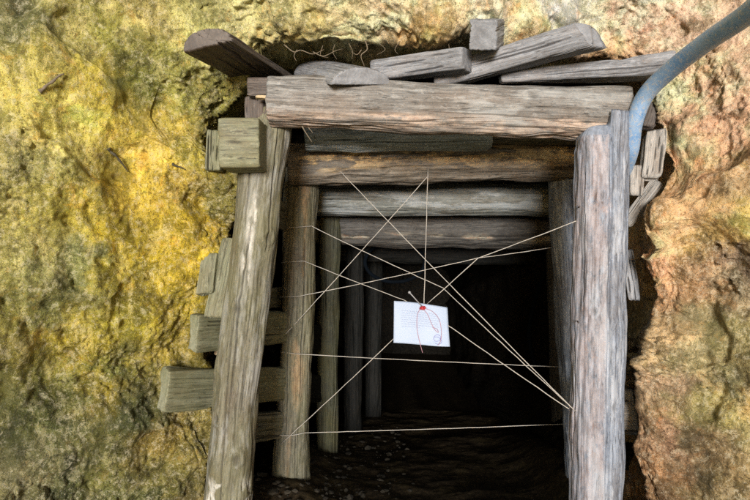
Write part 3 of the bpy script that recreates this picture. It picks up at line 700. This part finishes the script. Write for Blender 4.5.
# ------------------------------------------------------------------ strings
def string(pts, label, sag=.004, r=.0016, wrap=None):
    pts = [P(*p) for p in pts]; out = []
    if wrap:      # turned round the second left post before it leaves
        cx, cy = wrap; c = Vector((cx, cy, 0)); a0 = math.atan2(pts[0].y-cy, pts[0].x-cx); rad = .087
        for k in range(9):
            a = a0-1.9*(8-k)/8; out.append(Vector((cx+rad*math.cos(a), cy+rad*math.sin(a), pts[0].z-.012*(8-k)/8)))
        pts[0] = out.pop()
    for a, b in zip(pts[:-1], pts[1:]):
        L = (b-a).length; n = max(2, int(L/.04))
        for k in range(n):
            t = k/n; p = a.lerp(b, t); p = p+Vector((random.gauss(0, .0004), 0, random.gauss(0, .0004)-sag*4*t*(1-t)*L)); out.append(p)
    out.append(pts[-1])
    o = tube('string', out, r, M_string, 7, None, 1, jitter=.12)
    tag(o, label, 'string', 'pale strings stretched across the mouth'); return o
string([(340, 171, 2.44), (570, 406, 1.87), (576, 412, 1.90)], 'string running from the left of the second cap beam down to the right front post')
string([(428, 168, 2.44), (424, 304, 2.17)], 'vertical string from the second cap beam down to the paper')
string([(428, 176, 2.44), (283, 337, 2.54)], 'string slanting from the second cap beam down left to the second left post')
string([(317, 226, 2.53), (443, 288, 2.2), (570, 406, 1.872)], 'string from the top of the second left post to the right front post', wrap=(-0.3597, 2.62))
string([(305, 261, 2.52), (404, 300, 2.2), (452, 328, 2.12), (569, 409, 1.875)], 'string from the second left post passing behind the paper to the right front post', wrap=(-0.3658, 2.62))
string([(576, 221, 1.86), (478, 258, 2.05), (427, 304, 2.165)], 'string from the upper right front post down left to the red knot')
string([(300, 296, 2.54), (478, 258, 2.4), (555, 247, 2.52)], 'nearly level string crossing from the second left post to the second right post', wrap=(-0.3719, 2.62))
string([(281, 444, 2.53), (408, 325, 2.2)], 'string rising from the bottom of the second left post to behind the paper')
string([(281, 352, 2.55), (297, 354, 2.525), (316, 355, 2.54), (560, 367, 2.51)], 'upper of the two level strings below the paper', .002)
string([(306, 434, 2.54), (566, 424, 2.52)], 'lowest level string near the floor', .002, wrap=(-0.3960, 2.62))

# ------------------------------------------------------------------ paper notice
pc = [P(394, 301, 2.14), P(447.5, 307.5, 2.12), P(449, 345.5, 2.10), P(393.5, 343, 2.11)]
def pq(u, v, off=0.):
    a = pc[0].lerp(pc[1], u); b = pc[3].lerp(pc[2], u); p = a.lerp(b, v)
    bow = .014*math.sin(PI*u)*(.3+.7*v)+.008*math.sin(PI*v)-.008*math.sin(2*PI*u)+.010*max(0, u+v-1.55)*6-.004*abs(u-.5)
    return p+Vector((0, -bow-off, .004*math.sin(PI*u)*(1-v)*1.0))
root = bpy.data.objects.new('paper_notice', None); COL.objects.link(root); root.location = pq(.5, 1); bpy.context.view_layer.update()
tag(root, 'white paper note with faded writing hung on the strings by a red knot', 'notice')
MI = Matrix.Translation(-root.location)
def kid(o, lab=None):
    o.parent = root; o.matrix_parent_inverse = MI
    if lab: o['label'] = lab
    return o
n_ = 24
V = [tuple(pq(i/n_, j/n_)) for j in range(n_+1) for i in range(n_+1)]
sheet = kid(mesh_from('sheet', V, grid_faces(n_+1, n_+1), M_paper, True))
md = sheet.modifiers.new('t', 'SOLIDIFY'); md.thickness = .0006
# faint rows of small handwriting, too faint to read in the photo
V = []; Fc = []
def stroke(u0, v0, u1, v1, w=.005):
    b = len(V); n = 3
    for k in range(n+1):
        t = k/n; u = u0+(u1-u0)*t; v = v0+(v1-v0)*t
        V.append(tuple(pq(u, v-w/2, .0014))); V.append(tuple(pq(u, v+w/2, .0014)))
    for k in range(n): Fc.append((b+2*k, b+2*k+1, b+2*k+3, b+2*k+2))
random.seed(12)
for r_ in range(8):
    v = .22+r_*.052; u = .13+random.uniform(0, .02); end = .80 if r_ < 7 else .45
    while u < end:
        w = random.uniform(.02, .055)
        x = u
        while x < u+w:
            stroke(x, v+random.uniform(-.012, .012), x+.010, v+random.uniform(-.012, .012), .009); x += .009
        u += w+.013
kid(mesh_from('writing', V, Fc, M_ink, False))
def curve_on(pts, off=.002): return [pq(u, v, off) for u, v in pts]
kid(tube('signature', curve_on([(.72, .78), (.78, .72), (.84, .76), (.82, .86), (.74, .88), (.72, .80), (.80, .78), (.86, .88), (.80, .95), (.74, .93)]), .0009, M_inkp, 5, None, 5))
kid(tube('thread', curve_on([(.50, .12), (.44, .25), (.42, .45), (.43, .7), (.48, 1.0)], .004)+[pq(.50, 1.0, .004)+Vector((.004, 0, -.03))], .0011, M_thread, 6, None, 6))
kid(tube('thread', curve_on([(.52, .10), (.62, .25), (.68, .45), (.74, .60), (.80, .66), (.78, .58), (.70, .55)], .004), .0011, M_thread, 6, None, 6))
kid(tube('thread', curve_on([(.54, .10), (.70, .15), (.82, .32), (.86, .6), (.84, .85), (.78, .98)], .004), .0010, M_thread, 6, None, 6))
import bmesh
bm = bmesh.new(); bmesh.ops.create_icosphere(bm, subdivisions=3, radius=.010)
for v in bm.verts: v.co.x *= 1.3; v.co.z *= .8; v.co *= 1+.2*math.sin(v.co.x*700)*math.sin(v.co.z*600+1)
me = bpy.data.meshes.new('knot'); bm.to_mesh(me); bm.free(); me.materials.append(M_red); k_o = bpy.data.objects.new('knot', me); COL.objects.link(k_o)
k_o.parent = root; k_o.location = pq(.53, .10, .010)-root.location; k_o['label'] = 'red knot'
a = pq(.53, .08, .010); b = P(409.5, 292.5, 2.08)
pn = kid(tube('pin', [a, b], .0022, M_metal, 8, None, 1))
bm = bmesh.new(); bmesh.ops.create_uvsphere(bm, u_segments=12, v_segments=8, radius=.0055); me = bpy.data.meshes.new('pin_head'); bm.to_mesh(me); bm.free(); me.materials.append(M_metal)
ph = bpy.data.objects.new('pin_head', me); COL.objects.link(ph); ph.parent = pn; ph.matrix_parent_inverse = Matrix.Identity(4); ph.location = b; ph.scale = (1, .6, 1)

# ------------------------------------------------------------------ roots and twigs
def rootlet(pts, r, label, mat=M_root, name='root', grp='fine roots hanging from the rock lip'):
    r *= .62; pts = [(a+random.uniform(-1.5, 1.5), b+random.uniform(-1, 1), c) for a, b, c in pts]
    o = tube(name, [P(*p) for p in pts], r, mat, 7, None, 6, rend=r*.35, jitter=.15); tag(o, label, name, grp); return o
rootlet([(283, 44, 2.0), (293, 52, 1.97), (300, 50, 1.96), (312, 53, 1.96), (325, 49, 1.98)], .004, 'pale root trailing left to right under the rock lip, left end')
rootlet([(297, 50, 1.97), (294, 56, 1.96), (296, 62, 1.96)], .0028, 'short pale root hanging straight down under the left of the rock lip')
rootlet([(312, 52, 1.97), (322, 55, 1.96), (334, 50, 1.96), (343, 49, 1.98)], .003, 'thin pale root looping below the rock lip left of centre')
rootlet([(365, 40, 1.98), (366, 50, 1.96), (361, 56, 1.96), (364, 66, 1.97)], .004, 'brown root hanging above the wide half-round slab')
rootlet([(361, 50, 1.96), (356, 54, 1.96), (350, 52, 1.97)], .0025, 'tiny side root left of the brown hanging root')
for k, (px, py, lb) in enumerate(((322, 51, 'hair-thin root at the left of the wide half-round slab'), (336, 50, 'hair-thin root above the tip of the wide half-round slab'), (350, 49, 'hair-thin root left of the brown hanging root'),
                               (380, 47, 'hair-thin root right of the brown hanging root'), (398, 46, 'hair-thin root above the squared slab end'), (448, 46, 'hair-thin root left of the small cube-like block'))):
    rootlet([(px, py-5, 2.02), (px+random.uniform(-4, 4), py+3, 1.99), (px+random.uniform(-7, 7), py+7+k % 3*2, 1.99)], .0022, lb)
def twig(a, b, r, label, mat):
    m_ = [(a[i]+b[i])/2 for i in range(3)]; m_[1] += 2
    o = tube('twig', [P(*a), P(*m_), P(*b)], r, mat, 10, None, 6, rend=r*.7, jitter=.1); tag(o, label, 'twig'); return o
TW = [((38, 91, 1.58), (64, 74, 1.60), .009, 'pale stub of root stuck in the yellow rock at upper left', M_root),
      ((109, 148, 1.83), (128, 171, 1.86), .008, 'dark twig in the bright yellow hollow of the left rock', M_bark),
      ((172, 163, 1.98), (186, 170, 2.0), .006, 'thin dark twig beside the narrow upright block, left rock', M_bark)]
from mathutils.bvhtree import BVHTree
dg = bpy.context.evaluated_depsgraph_get(); bvh = BVHTree.FromObject(rock, dg)
def on_rock(px, py, lift=0.):
    d = (P(px, py, 2)-Vector((0, 0, H))).normalized(); hit = bvh.ray_cast(Vector((0, 0, H)), d)[0]
    return hit-d*lift if hit else P(px, py, 1.9)
for a, b, r, l, m_ in TW:
    A, B = on_rock(a[0], a[1], .004), on_rock(b[0], b[1], .010)
    pt = [A.lerp(B, k/5)+Vector((random.gauss(0, .003), -.006*math.sin(PI*k/5)+random.gauss(0, .002), random.gauss(0, .003))) for k in range(6)]
    o = tube('twig', pt, r*.8, m_, 8, None, 4, rend=r*.25, jitter=.3); tag(o, l, 'twig')

# ------------------------------------------------------------------ light, sky, camera
SUN_EL, SUN_AZ = math.radians(5), math.radians(-4)     # low, straight behind the camera
w = bpy.data.worlds.new('World'); SC.world = w; w.use_nodes = True; nt = w.node_tree
sky = nt.nodes.new('ShaderNodeTexSky'); sky.sky_type = 'NISHITA'; sky.sun_disc = False; sky.sun_elevation = SUN_EL
dvec = Vector((math.sin(SUN_AZ)*math.cos(SUN_EL), -math.cos(SUN_AZ)*math.cos(SUN_EL), math.sin(SUN_EL)))   # towards the sun
sky.sun_rotation = math.atan2(dvec.x, dvec.y)
bg = nt.nodes['Background']; bg.inputs['Strength'].default_value = .15; nt.links.new(sky.outputs[0], bg.inputs['Color'])
sd = bpy.data.lights.new('sun', 'SUN'); sd.energy = 3.4; sd.angle = math.radians(14); sd.color = (1, .99, .975)
so = bpy.data.objects.new('sun', sd); COL.objects.link(so); so.rotation_euler = dvec.to_track_quat('Z', 'Y').to_euler()
cd = bpy.data.cameras.new('camera'); cam = bpy.data.objects.new('camera', cd); COL.objects.link(cam)
cam.location = (0, 0, H); cam.rotation_euler = (math.radians(90), 0, 0); cd.sensor_width = 36; cd.lens = 36*F/750; cd.clip_start = .05; cd.clip_end = 500
SC.camera = cam
SC.view_settings.view_transform = 'Standard'; SC.view_settings.look = 'None'; SC.view_settings.exposure = .5; SC.view_settings.gamma = 1
SC.cycles.max_bounces = 5; SC.cycles.diffuse_bounces = 3; SC.cycles.glossy_bounces = 2
SC.cycles.use_denoising = False
SC.cycles.sample_clamp_indirect = 1.5
